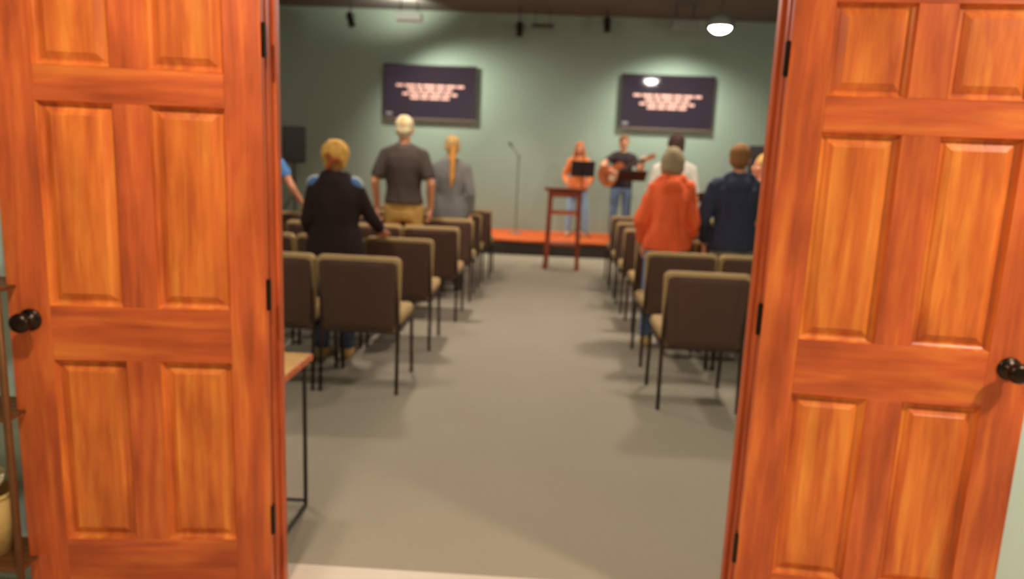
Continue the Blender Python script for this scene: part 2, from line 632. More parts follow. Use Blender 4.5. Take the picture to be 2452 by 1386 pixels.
def make_tv(x0, x1, z0, z1, label):
    wd, ht = x1 - x0, z1 - z0
    t = tag(empty('television', (x0, YB - .09, z0)), label, 'television', 'wall-mounted song screens')
    bz = .022
    bm = bmesh.new()
    box(bm, 0, wd, 0.012, .05, 0, ht, .004)
    obj('housing', bm, 'black', t)
    for nm, q in (('bezel', (0, wd, ht - bz, ht)), ('lower_bezel', (0, wd, 0, bz + .012)), ('bezel', (0, bz, bz + .012, ht - bz)), ('bezel', (wd - bz, wd, bz + .012, ht - bz))):
        bm = bmesh.new()
        box(bm, q[0], q[1], 0, .012, q[2], q[3], .002)
        obj(nm, bm, 'black' if nm == 'bezel' else 'taupe', t)
    bm = bmesh.new(); box(bm, bz, wd - bz, .004, .011, bz + .012, ht - bz)
    sc = obj('screen', bm, 'screen', t)
    for v, words in LINES:
        tot = sum(words) + .022 * (len(words) - 1)
        x = wd * .5 - tot / 2 * (wd / 1.70) * 1.33
        k = (wd / 1.70) * 1.33
        bm = bmesh.new()
        for wl in words:
            box(bm, x, x + wl * k, .0025, .0038, ht * v - .022, ht * v + .022, .0004)
            x += (wl + .022) * k
        obj('lyric_line', bm, 'lyric', sc)
    bm = bmesh.new()
    box(bm, bz + .03, bz + .14, .0025, .0038, .085, .125, .0004)
    obj('corner_mark', bm, 'logo', sc)
    bm = bmesh.new(); box(bm, wd * .35, wd * .65, .05, .0885, ht * .3, ht * .7); obj('wall_bracket', bm, 'black_metal', t)
    return t


make_tv(-2.90, -1.20, 2.175, 3.155, 'black wall screen with pink song lines, above the grey-haired man')
make_tv(1.41, 3.08, 2.165, 3.135, 'black wall screen with pink song lines, above the guitarist, lamp mirrored in it')

# ------------------------------------------------------------------ pendant lamps
def pendant(loc, label, mat='opal'):
    t = tag(empty('pendant_lamp', loc), label, 'lamp', 'opal pendant lamps of the meeting room')
    bm = bmesh.new(); ball(bm, (0, 0, 0), (.150, .150, .11), n=24); obj('glass_shade', bm, mat, t, True)
    bm = bmesh.new(); lathe(bm, [(.182, -.035), (.186, -.034), (.188, 0), (.175, .055), (.12, .115), (.05, .14), (.02, .17), (0, .17), (0, .135), (.045, .132), (.115, .108), (.17, .05), (.182, -.002), (.182, -.035)], 24); obj('dome', bm, 'grey_plastic', t, True)
    h = CEIL - loc[2]
    bm = bmesh.new(); tube(bm, [(0, 0, .16), (0, 0, h - .02)], .004, 8); obj('cord', bm, 'black_metal', t)
    bm = bmesh.new(); lathe(bm, [(0, h - .03), (.05, h - .03), (.06, h), (0, h)], 20); obj('ceiling_rose', bm, 'black_metal', t, True)
    return t


pendant((2.371, 8.0, 3.42), 'glowing oval pendant lamp high up in front of the wall screens')
pendant((-1.30, 4.2, 3.42), 'glowing pendant lamp over the middle of the left seat block', 'opal_bright')
pendant((1.75, 4.2, 3.42), 'glowing pendant lamp over the middle of the right seat block', 'opal_bright')
pendant((-1.30, 5.75, 3.42), 'added unseen pendant lamp brightening the front of the left seat block', 'opal_fill')  # added above the view for more light on the floor towards the stage
pendant((1.5, 5.75, 3.42), 'added unseen pendant lamp brightening the front of the right seat block', 'opal_fill')  # second fill lamp, likewise added out of view
pendant((-1.7, 1.3, 3.42), 'glowing pendant lamp over the rear left seats near the door', 'opal_rear')
pendant((1.6, 1.3, 3.42), 'glowing pendant lamp over the rear right seats near the door', 'opal_rear')

# ------------------------------------------------------------------ stage lighting under the ceiling
def spot_can(x, y, z, aim, label, watts=160):
    t = tag(empty('stage_spotlight', (x, y, z)), label, 'spotlight', 'dark stage spotlights')
    q = Vector(aim).to_track_quat('Z', 'Y').to_matrix().to_4x4()
    bm = bmesh.new(); lathe(bm, [(0, -.12), (.04, -.12), (.055, -.09), (.06, .10), (.066, .12), (.058, .12), (.05, .09), (0, .085)], 20, q); obj('can', bm, 'black_metal', t, True)
    bm = bmesh.new(); tube(bm, [(-.075, 0, 0), (-.075, 0, .09), (.075, 0, .09), (.075, 0, 0)], .008, 8); obj('yoke', bm, 'black_metal', t)
    bm = bmesh.new(); tube(bm, [(0, 0, .09), (0, 0, CEIL - z)], .010, 8); obj('stem', bm, 'black_metal', t)
    l = bpy.data.lights.new('spot_beam', 'SPOT')
    l.energy, l.color, l.spot_size, l.spot_blend, l.shadow_soft_size = watts, (1.0, 0.90, 0.74), 1.25, 0.6, .05
    o = bpy.data.objects.new('spot_beam', l)
    C.objects.link(o)
    o.parent = t
    o.location = Vector(aim).normalized() * .13
    o.rotation_euler = Vector(aim).to_track_quat('-Z', 'Y').to_euler()
    return t


spot_can(-3.37, 10.6, 3.80, (.3, -.25, -1), 'dark spotlight near the ceiling corner above the left speaker')
spot_can(-0.44, 10.6, 3.74, (.0, -.2, -1), 'dark spotlight hanging lowest, midway between the two wall screens')
spot_can(1.05, 10.6, 3.86, (.05, -.2, -1), 'dark round spotlight under the ceiling above the guitarist')
t = tag(empty('light_strip', (-.05, 10.6, 3.80)), 'short dark strip fixture under the ceiling between the screens', 'light fixture')
bm = bmesh.new(); box(bm, -.19, .19, -.04, .04, -.03, .03, .008); obj('housing', bm, 'black_metal', t)
bm = bmesh.new(); box(bm, -.17, .17, -.03, .03, -.036, -.03); obj('diffuser', bm, 'grey_plastic', t)
for q in (-.12, .12):
    bm = bmesh.new(); tube(bm, [(q, 0, .03), (q, 0, .30)], .006, 8); obj('hanger', bm, 'black_metal', t)


def flood(x, y, z, mat, label, watts, aim, cone, up=0.0):
    t = tag(empty('flood_light', (x, y, z)), label, 'flood light', 'box floods washing the back wall')
    bm = bmesh.new(); box(bm, -.21, .21, -.09, .09, -.065, .065, .012, seg=2); obj('housing', bm, mat, t)
    bm = bmesh.new(); box(bm, -.19, .19, .088, .094, -.05, .05); obj('lens', bm, 'white_plastic', t)
    if up:
        bm = bmesh.new(); box(bm, -.205, .205, -.097, -.088, -.06, .06, .003); tag(obj('added_glow_panel', bm, 'glow', t), 'added glowing panel that brightens the white box front')  # glowing face added so the white box looks bright from the doors
    for q in (-.14, .14):
        bm = bmesh.new(); tube(bm, [(q, 0, .06), (q, 0, CEIL - z)], .009, 8); obj('bracket', bm, 'black_metal', t)
    l = bpy.data.lights.new('flood_beam', 'SPOT')
    l.energy, l.color, l.spot_size, l.spot_blend, l.shadow_soft_size = watts, (0.98, 1.0, 0.88), cone, 1.0, .10
    o = bpy.data.objects.new('flood_beam', l)
    C.objects.link(o)
    o.parent = t
    o.location = (0, .06, -.16)
    o.rotation_euler = Vector(aim).to_track_quat('-Z', 'Y').to_euler()
    if up:
        l = bpy.data.lights.new('flood_spill', 'SPOT')
        l.energy, l.color, l.spot_size, l.spot_blend, l.shadow_soft_size = up, (1.0, 1.0, 0.88), 2.5, 0.7, .06
        o = bpy.data.objects.new('flood_spill', l)
        C.objects.link(o)
        o.parent = t
        o.location = (-.1, .13, .09)
        o.rotation_euler = Vector((-.35, .75, 1)).to_track_quat('-Z', 'Y').to_euler()
    return t


flood(-2.24, 10.0, 3.76, 'white_plastic', 'white box flood light hung above the left wall screen', 300, (.45, .35, -1), 2.3, 60)
flood(2.24, 10.0, 3.79, 'grey_plastic', 'grey box flood light hung above the right wall screen', 300, (0.05, .35, -1), 2.3)

# ------------------------------------------------------------------ chairs
def chair_parts():
    P = []

    def rr(wt, wb, z0, z1, r, n=5):
        """rounded outline in (x, z): WT wide at the top, WB at the bottom"""
        o = []
        for cx, cz, a0 in ((wt / 2 - r, z1 - r, 0), (-wt / 2 + r, z1 - r, 90), (-wb / 2 + r, z0 + r, 180), (wb / 2 - r, z0 + r, 270)):
            for k in range(n + 1):
                a = math.radians(a0 + 90 * k / n)
                o.append((cx + r * math.cos(a), cz + r * math.sin(a)))
        return o

    def plate(o, ys, insets):
        """stack of outlines: shrink by INSETS about the centre at depths YS, leaning back with height"""
        bm = bmesh.new()
        cz = sum(z for x, z in o) / len(o)
        rings = []
        for y, ins in zip(ys, insets):
            ring = []
            for x, z in o:
                L = math.hypot(x, z - cz)
                k = 1 - ins / L
                zz = cz + (z - cz) * k
                ring.append(bm.verts.new((x * k, y - .055 * (zz - .42) / .45, zz)))
            rings.append(ring)
        n = len(o)
        for a, b in zip(rings, rings[1:]):
            for k in range(n):
                bm.faces.new((a[k], a[(k + 1) % n], b[(k + 1) % n], b[k]))
        bm.faces.new(rings[0]); bm.faces.new(rings[-1])
        return bm
    P.append(('backrest', mesh_of('backrest', plate(rr(.53, .49, .40, .878, .04), (-.218, -.210, -.165, -.150, -.142), (.010, 0, 0, .008, .03)), 'chair_tan', True)))
    P.append(('back_panel', mesh_of('back_panel', plate(rr(.49, .45, .41, .852, .035), (-.232, -.228, -.214), (.016, 0, 0)), 'chair_back')))
    P.append(('back_pad', mesh_of('back_pad', plate(rr(.37, .35, .43, .835, .03), (-.238, -.235, -.230), (.012, .003, 0)), 'chair_back')))
    bm = bmesh.new(); box(bm, -.255, .255, -.19, .275, .425, .505, .032, seg=3); P.append(('seat', mesh_of('seat', bm, 'chair_tan', True)))
    bm = bmesh.new(); box(bm, -.235, .235, -.19, .25, .405, .432, .005); P.append(('seat_pan', mesh_of('seat_pan', bm, 'chair_back')))
    for s in (-1, 1):
        bm = bmesh.new(); tube(bm, [(s * .245, -.255, 0), (s * .245, -.225, .40), (s * .240, -.238, .62), (s * .235, -.262, .84)], .0125, 10); P.append(('leg', mesh_of('rear_leg', bm, 'chair_metal', True)))
        bm = bmesh.new(); tube(bm, [(s * .245, .26, 0), (s * .245, .235, .38), (s * .245, .21, .41), (s * .245, -.2, .41)], .0125, 10); P.append(('leg', mesh_of('front_leg', bm, 'chair_metal', True)))
    bm = bmesh.new(); tube(bm, [(-.245, .225, .40), (.245, .225, .40)], .010, 8); P.append(('stretcher', mesh_of('stretcher', bm, 'chair_metal')))
    bm = bmesh.new(); tube(bm, [(-.245, -.225, .395), (.245, -.225, .395)], .010, 8); P.append(('stretcher', mesh_of('stretcher', bm, 'chair_metal')))
    bm = bmesh.new()
    for k in range(6):
        x = -.20 + .08 * k
        tube(bm, [(x, -.19, .33), (x, .12, .33)], .003, 6)
    for y in (-.19, .12):
        tube(bm, [(-.235, y, .405), (-.215, y, .33), (.215, y, .33), (.235, y, .405)], .004, 6)
    P.append(('book_rack', mesh_of('book_rack', bm, 'chair_metal')))
    return P


CH = chair_parts()
ORD = ['nearest', 'second', 'third', 'fourth', 'fifth', 'sixth']
NTH = ['at the aisle end', 'second from the aisle', 'third from the aisle', 'fourth from the aisle', 'fifth from the aisle']


def chair(x, y, rz, label, group):
    t = tag(empty('stacking_chair', (x, y, 0), rz), label, 'chair', group)
    for nm, me in CH:
        obj(nm, me, None, t)
    return t


LROWS = [(-.765, 2.14, 2), (-.73, 3.22, 3), (-.65, 4.29, 3), (-.62, 5.25, 4), (-.60, 6.08, 4), (-.53, 6.85, 4)]
RROWS = [(.845, 2.12, 1), (.865, 3.08, 2), (.935, 4.2, 2), (.92, 5.0, 3), (.925, 5.85, 3), (.95, 6.75, 3)]
for s, rows, nm in ((-1, LROWS, 'left'), (1, RROWS, 'right')):
    for i, (x, y, n) in enumerate(rows):
        for k in range(n):
            chair(x + s * (.267 + .54 * k), y + .255 + random.uniform(-.012, .012), random.uniform(-.010, .010),
                  'dark-backed tan chair %s in the %s row of the %s block' % (NTH[k], ORD[i], nm), 'chairs of the %s seat block' % nm)

# ------------------------------------------------------------------ tall wooden stand in the aisle
t = tag(empty('wooden_stand', (.405, 8.1, 0), -.05), 'tall red-brown four-legged wooden stand in the aisle before the stage', 'stand')
bm = bmesh.new(); box(bm, -.285, .285, -.225, .225, 1.115, 1.15, .008); obj('top', bm, 'mahogany_x', t)
for q in (-1, 1):
    bm = bmesh.new(); box(bm, -.20, .20, q * .175 - .010, q * .175 + .010, 1.03, 1.115, .002); obj('apron', bm, 'mahogany_x', t)
    bm = bmesh.new(); box(bm, q * .20 - .010, q * .20 + .010, -.165, .165, 1.03, 1.115, .002); obj('apron', bm, 'mahogany', t)
for sx in (-1, 1):
    for sy in (-1, 1):
        bm = bmesh.new()
        pts = [(1.115, .20, .032), (1.03, .20, .030), (.60, .212, .027), (.22, .222, .030), (.12, .225, .026), (.10, .225, .034), (0, .227, .030)]
        rings = []
        for z, c, h in pts:
            cx, cy = sx * c, sy * (c - .03)
            rings.append([bm.verts.new((cx + a * h, cy + b * h, z)) for a, b in ((-1, -1), (1, -1), (1, 1), (-1, 1))])
        for a, b in zip(rings, rings[1:]):
            for k in range(4):
                bm.faces.new((a[k], a[(k + 1) % 4], b[(k + 1) % 4], b[k]))
        bm.faces.new(rings[0]); bm.faces.new(rings[-1])
        obj('leg', bm, 'mahogany', t)
for q in (-1, 1):
    bm = bmesh.new(); box(bm, -.205, .205, q * .178 - .012, q * .178 + .012, .785, .82, .003); obj('stretcher', bm, 'edge_wood', t)
    bm = bmesh.new(); box(bm, q * .205 - .012, q * .205 + .012, -.17, .17, .60, .635, .003); obj('stretcher', bm, 'mahogany', t)
bm = bmesh.new(); box(bm, -.22, .22, -.19, .19, .33, .36, .003); obj('shelf', bm, 'mahogany_x', t)

# ------------------------------------------------------------------ small table just inside the door
t = tag(empty('side_table', (-1.13, .46, 0)), 'small honey-coloured table on thin dark legs just inside the left door frame', 'table')
bm = bmesh.new(); box(bm, -.27, .275, -.25, .215, .645, .665, .002); obj('top', bm, 'pale_wood', t)
bm = bmesh.new(); box(bm, .275, .283, -.25, .215, .640, .665, .001); obj('edging', bm, 'edge_wood', t)
bm = bmesh.new(); box(bm, -.27, .283, -.258, -.25, .640, .665, .001); obj('edging', bm, 'edge_wood', t)
for sx in (-.255, .262):
    for sy in (-.22, .165):
        bm = bmesh.new(); tube(bm, [(sx, sy, .645), (sx, sy, .008)], .009, 8); obj('leg', bm, 'black_metal', t)
    bm = bmesh.new(); tube(bm, [(sx, -.22, .009), (sx, .165, .009)], .009, 8); obj('floor_bar', bm, 'black_metal', t)
bm = bmesh.new(); tube(bm, [(-.255, .165, .03), (.262, .165, .03)], .008, 8); obj('stretcher', bm, 'black_metal', t)

# ------------------------------------------------------------------ metal rack in the hall beside the door
RX0, RX1, RY0, RY1 = -2.0, -1.492, -.205, -.03
t = tag(empty('shelf_rack', (0, 0, 0)), 'brown-gold metal shelf rack in the hall beyond the left door edge', 'shelf rack')
for x in (RX0, RX1):
    for y in (RY0, RY1):
        bm = bmesh.new(); tube(bm, [(x, y, 0), (x, y, 1.32)], .011, 10); ball(bm, (x, y, 1.335), .02, n=10); obj('post', bm, 'rack_metal', t, True)
for z in (.17, .665, 1.06):
    bm = bmesh.new()
    tube(bm, [(RX0, RY0, z), (RX1, RY0, z), (RX1, RY1, z), (RX0, RY1, z), (RX0, RY0, z)], .009, 8)
    obj('shelf_frame', bm, 'rack_metal', t)
    for k in range(5):
        y = RY0 + .02 + (RY1 - RY0 - .04) * k / 4
        bm = bmesh.new(); box(bm, RX0, RX1, y - .014, y + .014, z - .004, z + .004); obj('slat', bm, 'rack_metal', t)
t = tag(empty('straw_basket', (-1.66, -.12, .176)), 'woven straw basket on the lowest shelf of the hall rack', 'basket')
bm = bmesh.new(); lathe(bm, [(0, 0), (.065, 0), (.078, .10), (.082, .20), (.075, .20), (.070, .10), (.060, .012), (0, .012)], 24); obj('bowl', bm, 'straw', t, True)
bm = bmesh.new(); tube(bm, [(.08 * math.cos(a * PI / 12), .08 * math.sin(a * PI / 12), .20) for a in range(25)], .007, 8); obj('rim', bm, 'straw', t, True)
t = tag(empty('cream_bowl', (-1.66, -.12, .384)), 'cream ceramic bowl set in the mouth of the straw basket', 'bowl')
bm = bmesh.new(); lathe(bm, [(0, 0), (.035, 0), (.055, .025), (.066, .055), (.060, .055), (.048, .028), (0, .012)], 20); obj('body', bm, 'cream', t, True)
bm = bmesh.new(); tube(bm, [(.063 * math.cos(a * PI / 12), .063 * math.sin(a * PI / 12), .055) for a in range(25)], .004, 8); obj('rim', bm, 'cream', t, True)

# ------------------------------------------------------------------ speakers, microphone stand, music stands
def speaker(x, y, z0, z1, rz, label, slabel):
    t = tag(empty('loudspeaker', (x, y, z0), rz), label, 'loudspeaker', 'loudspeakers at the stage sides')
    h = z1 - z0
    o = [(-.19, 0), (.19, 0), (.19, h), (-.19, h)]
    bm = bmesh.new()
    box(bm, -.19, .19, -.15, .17, 0, h, .015, seg=2)
    obj('cabinet', bm, 'black', t)
    bm = bmesh.new(); box(bm, -.17, .17, -.158, -.148, .02, h - .02, .006); obj('grille', bm, 'black_metal', t)
    bm = bmesh.new(); box(bm, .188, .20, -.04, .06, h * .45, h * .55, .004); obj('handle', bm, 'black_metal', t)
    s = tag(empty('speaker_stand', (x, y, SZ), rz), slabel, 'stand', 'tripod stands under the loudspeakers')
    bm = bmesh.new(); tube(bm, [(0, 0, .10), (0, 0, z0 - SZ + .0)], .018, 10); obj('pole', bm, 'black_metal', s)
    for k in range(3):
        a = k * 2 * PI / 3 + .5
        bm = bmesh.new(); tube(bm, [(0, 0, .55), (.42 * math.cos(a), .42 * math.sin(a), .012)], .011, 8); obj('leg', bm, 'black_metal', s)
    bm = bmesh.new(); lathe(bm, [(0, .52), (.03, .52), (.03, .60), (0, .60)], 12); obj('collar', bm, 'black_metal', s)


speaker(-4.25, 10.2, 1.32, 1.93, .35, 'black loudspeaker on a stand beside the left door frame', 'tripod stand under the loudspeaker by the left door frame')
speaker(3.74, 10.2, 1.32, 1.925, -.35, 'black loudspeaker on a stand behind the boy in navy', 'tripod stand under the loudspeaker behind the navy hoodie')

t = tag(empty('microphone_stand', (-.36, 10.45, SZ)), 'thin grey microphone stand alone on the stage', 'microphone stand')
bm = bmesh.new(); lathe(bm, [(0, 0), (.13, 0), (.12, .018), (.02, .03), (0, .03)], 20); obj('base', bm, 'grey_metal', t, True)
bm = bmesh.new(); tube(bm, [(0, 0, .02), (0, 0, 1.36)], .011, 8); obj('pole', bm, 'grey_metal', t)
bm = bmesh.new(); tube(bm, [(.03, 0, 1.33), (-.13, 0, 1.52)], .009, 8); obj('boom', bm, 'grey_metal', t)
bm = bmesh.new(); capsule(bm, (-.12, 0, 1.51), (-.17, 0, 1.57), .014, .022); obj('microphone', bm, 'black_metal', t, True)


def music_stand(x, y, zc, wd, ht, tilt, label):
    t = tag(empty('music_stand', (x, y, SZ)), label, 'music stand', 'black music stands on the stage')
    z = zc - SZ
    q = Matrix.Translation((0, 0, z)) @ Matrix.Rotation(tilt, 4, 'X')
    bm = bmesh.new(); box(bm, -wd / 2, wd / 2, -.005, .005, -ht / 2, ht / 2, .003, q); obj('desk', bm, 'black', t)
    bm = bmesh.new(); box(bm, -wd / 2, wd / 2, 0, .055, -ht / 2 - .006, -ht / 2, 0, q); obj('ledge', bm, 'black', t)
    bm = bmesh.new(); tube(bm, [(0, 0, .12), (0, 0, z)], .012, 8); obj('pole', bm, 'black_metal', t)
    for k in range(3):
        a = k * 2 * PI / 3 + PI / 6
        bm = bmesh.new(); tube(bm, [(0, 0, .22), (.25 * math.cos(a), .25 * math.sin(a), .009)], .008, 8); obj('leg', bm, 'black_metal', t)
    return t


music_stand(.745, 9.98, 1.425, .40, .27, .30, 'black music stand in front of the singer in orange')
music_stand(1.57, 9.95, 1.345, .48, .30, .95, 'black tilted music stand in front of the guitarist')
music_stand(2.93, 10.4, 1.02, .46, .28, .9, 'low black music stand half hidden beside the navy hoodie')

# ------------------------------------------------------------------ people
BASE = dict(pelvis=(0, 0, .95), chest=(0, 0, 1.28), neck=(0, -.012, 1.475), head=(0, .015, 1.635),
            shL=(-.172, -.005, 1.400), elL=(-.225, -.03, 1.12), wrL=(-.225, .05, .885),
            shR=(.172, -.005, 1.400), elR=(.225, -.03, 1.12), wrR=(.225, .05, .885),
            hipL=(-.09, 0, .92), knL=(-.105, .02, .50), anL=(-.11, -.015, .09),
            hipR=(.09, 0, .92), knR=(.105, .02, .50), anR=(.11, -.015, .09))


def hand(bm, wr, d, palm, side, curl=.5):
    """palm, four unequal bent fingers and a thumb from the side of the palm"""
    d = Vector(d).normalized()
    pn = Vector(palm)
    pn = (pn - d * pn.dot(d)).normalized()
    sd = d.cross(pn).normalized() * side          # towards the thumb
    wr = Vector(wr)
    for k, q in enumerate((-.026, -.009, .009, .026)):
        capsule(bm, wr + sd * q * .5, wr + d * .082 + sd * q, .014, .0115)
    ln = (.058, .074, .080, .070)
    for k, q in enumerate((-.031, -.0105, .0105, .031)):
        a = wr + d * .085 + sd * q
        L = ln[k]
        c1, c2 = curl * .7, curl * 1.7
        b = a + (d * math.cos(c1) + pn * math.sin(c1)) * L * .5 + sd * q * .12
        c = b + (d * math.cos(c2) + pn * math.sin(c2)) * L * .5
        capsule(bm, a, b, .0100, .0090)
        capsule(bm, b, c, .0090, .0078)
    a = wr + d * .025 + sd * .028
    b = a + (d * .65 + sd * .7 + pn * .25).normalized() * .045
    c = b + (d * .95 + sd * .15 + pn * .35).normalized() * .035
    capsule(bm, a, b, .0135, .0105)
    capsule(bm, b, c, .0105, .0088)


def person(label, loc, face, H, top, bottom, hair, shoes=(70, 55, 45), fem=False, pose={}, hands={}, sleeve='wrist', hem=.84,
           hood=False, turn=0.0, nod=0.0, collar=None, bulk=1.0, folds=.009, seed=1.0, curls={}, flare=1.0, tb=None):
    k = H / 1.75
    t = tag(empty('person', loc, face), label, 'person')
    J = {a: Vector(b) for a, b in BASE.items()}
    if fem:
        for a in ('shL', 'shR'):
            J[a].x *= .9
    for a, b in pose.items():
        J[a] = Vector(b)
    sw = 0.90 if fem else 1.0
    hw = 1.08 if fem else 1.0
    pel, ch = J['pelvis'], J['chest']

    def torso(bm, inf, zlo, zhi=1.50, fl=1.0):
        prof = [(.80, .150 * hw, .105), (.87, .162 * hw, .112), (.95, .158 * hw, .110), (1.03, .140 * hw, .100), (1.10, .132 * sw, .098), (1.20, .146 * sw, .106),
                (1.30, .164 * sw, .114), (1.38, .160 * sw, .104), (1.435, .118 * sw, .082), (1.475, .080, .066), (1.50, .058, .056)]
        rings = []
        if zlo < .80:
            rings.append((zlo, .155 * hw * fl, .115 * fl))
        rings += [p for p in prof if zlo <= p[0] <= zhi]
        out = []
        for z, a, b in rings:
            f = min(1, max(0, (z - .95) / .33))
            c = pel.lerp(ch, f)
            out.append(((c.x, c.y, z), a + inf, b + inf))
        loft(bm, out)

    # --- the body, one continuous surface
    bm = bmesh.new()
    torso(bm, 0, .80)
    hd = J['head']
    capsule(bm, J['neck'] + Vector((0, 0, -.04)), hd + Vector((0, -.012, -.06)), .056, .052)
    R = Matrix.Rotation(turn, 3, 'Z') @ Matrix.Rotation(nod, 3, 'X')

    def hp(x, y, z):
        return hd + R @ Vector((x, y, z))
    ball(bm, hp(0, -.010, .025), (.074, .092, .090), R)
    ball(bm, hp(0, .022, -.030), (.058, .066, .082), R)
    ball(bm, hp(0, .052, -.088), (.030, .028, .024), R)
    ball(bm, hp(0, .060, .030), (.056, .026, .016), R)
    capsule(bm, hp(0, .084, .010), hp(0, .104, -.024), .009, .013)
    ball(bm, hp(0, .086, -.060), (.024, .012, .010), R)
    for s in (-1, 1):
        ball(bm, hp(s * .077, -.008, -.010), (.012, .022, .034), R)
        ball(bm, hp(s * .040, .060, -.020), (.024, .024, .022), R)
    for s, e in (('L', -1), ('R', 1)):
        capsule(bm, J['sh' + s], J['el' + s], .047, .038)
        capsule(bm, J['neck'] + Vector((e * .03, 0, -.02)), J['sh' + s], .045, .045)
        capsule(bm, J['el' + s], J['wr' + s], .039, .026)
        dr, pn = hands.get(s, ((0, .15, -1), (-e, 0, 0)))
        hand(bm, J['wr' + s], dr, pn, -e if True else e, curls.get(s, .55))
        capsule(bm, J['hip' + s], J['kn' + s], .080, .054)
        capsule(bm, J['kn' + s], J['an' + s], .052, .036)
        a = J['an' + s]
        capsule(bm, a + Vector((0, -.03, -.045)), a + Vector((0, .13, -.062)), .036, .028)
    me = remeshed('body', bm, .0075, 'skin', 4)
    sc = Matrix.Scale(k, 4)
    me.transform(sc)
    obj('body', me, None, t)
    # --- eyes, lips
    for s in (-1, 1):
        bm = bmesh.new(); ball(bm, hp(s * .031, .081, .004), (.012, .008, .007), R, 12)
        o = obj('eye', bm, 'eye', t, True); o.data.transform(sc)
    bm = bmesh.new(); ball(bm, hp(0, .094, -.060), (.022, .008, .007), R, 12)
    o = obj('lips', bm, 'lips', t, True); o.data.transform(sc)
    # --- top
    bm = bmesh.new()
    torso(bm, .020 * (tb or bulk), hem, 1.485, flare)
    for s in ('L', 'R'):
        a, b, c = J['sh' + s], J['el' + s], J['wr' + s]
        i = .010 * bulk
        capsule(bm, J['neck'] + Vector(((-.03 if s == 'L' else .03), -.004, -.022)), a, .050 + i, .048 + i)
        if sleeve == 'wrist':
            capsule(bm, a, b, .050 + i, .043 + i)
            capsule(bm, b, b.lerp(c, .93), .043 + i, .032 + i * .8, False, True)
        elif sleeve == 'elbow':
            capsule(bm, a, a.lerp(b, .85), .050 + i, .050 + i, False, True)
        else:
            capsule(bm, a, a.lerp(b, .55), .050 + i, .052 + i, False, True)
    if hood:
        for q in range(9):
            a = PI * (q - 4) / 5.0 - PI / 2
            ball(bm, J['neck'] + Vector((.088 * math.cos(a), .005 + .090 * math.sin(a), .005 - .012 * math.sin(a))), (.042, .042, .040), None, 12)
        ball(bm, J['neck'] + Vector((0, -.105, -.055)), (.10, .045, .075))
    me = remeshed('top', bm, .0105, cloth(top), 5, folds, 8.0, seed)
    me.transform(sc)
    obj('hooded_jacket' if hood else ('jacket' if sleeve == 'wrist' else 'shirt'), me, None, t)
    if collar:
        bm = bmesh.new()
        tube(bm, [J['neck'] + Vector((.070 * math.cos(a * PI / 10), .066 * math.sin(a * PI / 10), .012 * math.sin(a * PI / 10))) for a in range(21)], .020, 10)
        o = obj('collar', bm, cloth(collar), t, True); o.data.transform(sc)
    # --- trousers
    bm = bmesh.new()
    torso(bm, .010, .80, 1.04)
    for s in ('L', 'R'):
        capsule(bm, J['hip' + s], J['kn' + s], .096, .072)
        capsule(bm, J['kn' + s], J['an' + s] + Vector((0, 0, .0)), .072, .060, False, True)
    me = remeshed('trousers', bm, .0105, cloth(bottom), 4, .006, 9.0, seed + 2)
    me.transform(sc)
    obj('trousers', me, None, t)
    # --- shoes
    for s in ('L', 'R'):
        a = J['an' + s]
        bm = bmesh.new()
        capsule(bm, a + Vector((0, -.035, -.045)), a + Vector((0, .14, -.055)), .044, .036)
        ball(bm, a + Vector((0, -.02, -.03)), (.045, .055, .05))
        for v in bm.verts:
            v.co.z = max(v.co.z, a.z - .09)
        o = obj('shoe', bm, cloth(shoes), t, True); o.data.transform(sc)
    # --- hair
    style, hc = hair[0], hair[1]
    bm = bmesh.new()
    if style in ('short', 'crop'):
        g = .005 if style == 'crop' else .009
        ball(bm, hp(0, -.020, .038), (.079 + g, .090 + g, .086 + g), R)
        ball(bm, hp(0, -.050, -.010), (.072 + g, .058 + g, .070 + g), R)
    else:
        ball(bm, hp(0, -.018, .036), (.086, .098, .092), R)
        ball(bm, hp(0, -.045, -.010), (.080, .068, .080), R)
    if style == 'bob':
        ball(bm, hp(0, -.035, .0), (.104, .086, .112), R)
        ball(bm, hp(0, -.040, -.050), (.104, .078, .085), R)
        for s in (-1, 1):
            ball(bm, hp(s * .072, .000, -.030), (.028, .060, .085), R)
    if style == 'long':
        for s in (-1, 1):
            capsule(bm, hp(s * .070, .020, .010), hp(s * .085, .045, -.15), .026, .032)
            capsule(bm, hp(s * .085, .045, -.15), hp(s * .085, .085, -.30), .032, .018)
        ball(bm, hp(0, -.055, -.12), (.090, .050, .14), R)
    if style == 'updo':
        ball(bm, hp(0, -.028, .020), (.112, .106, .108), R)
        for q in range(14):
            a = q * 2.4
            rr_ = .030 + .022 * (q % 3)
            ball(bm, hp(rr_ * math.cos(a), -.075 - .010 * (q % 2), .015 + rr_ * math.sin(a)), (.034, .028, .034), R, 10)
        for s in (-1, 1):
            ball(bm, hp(s * .055, -.035, -.055), (.036, .045, .05), R)
    hair_o = remeshed('hair', bm, .0075, hairmat(hc), 3, .004, 26.0, seed, 0.2)
    hair_o.transform(sc)
    ho = obj('hair', hair_o, None, t)
    if style == 'updo':
        bm = bmesh.new()
        for q in range(16):
            a = q * 2.1
            rr_ = .012 + .0022 * q
            ball(bm, hp(1.15 * rr_ * math.cos(a), -.128 - .008 * ((q * 7) % 3), -.040 + 1.25 * rr_ * math.sin(a)), (.024, .022, .024), R, 10)
        me = remeshed('hair_bun', bm, .007, hairmat(hair[2]), 2)
        me.transform(sc); tag(obj('hair_bun', me, None, t), 'reddish pinned-up hair bun')
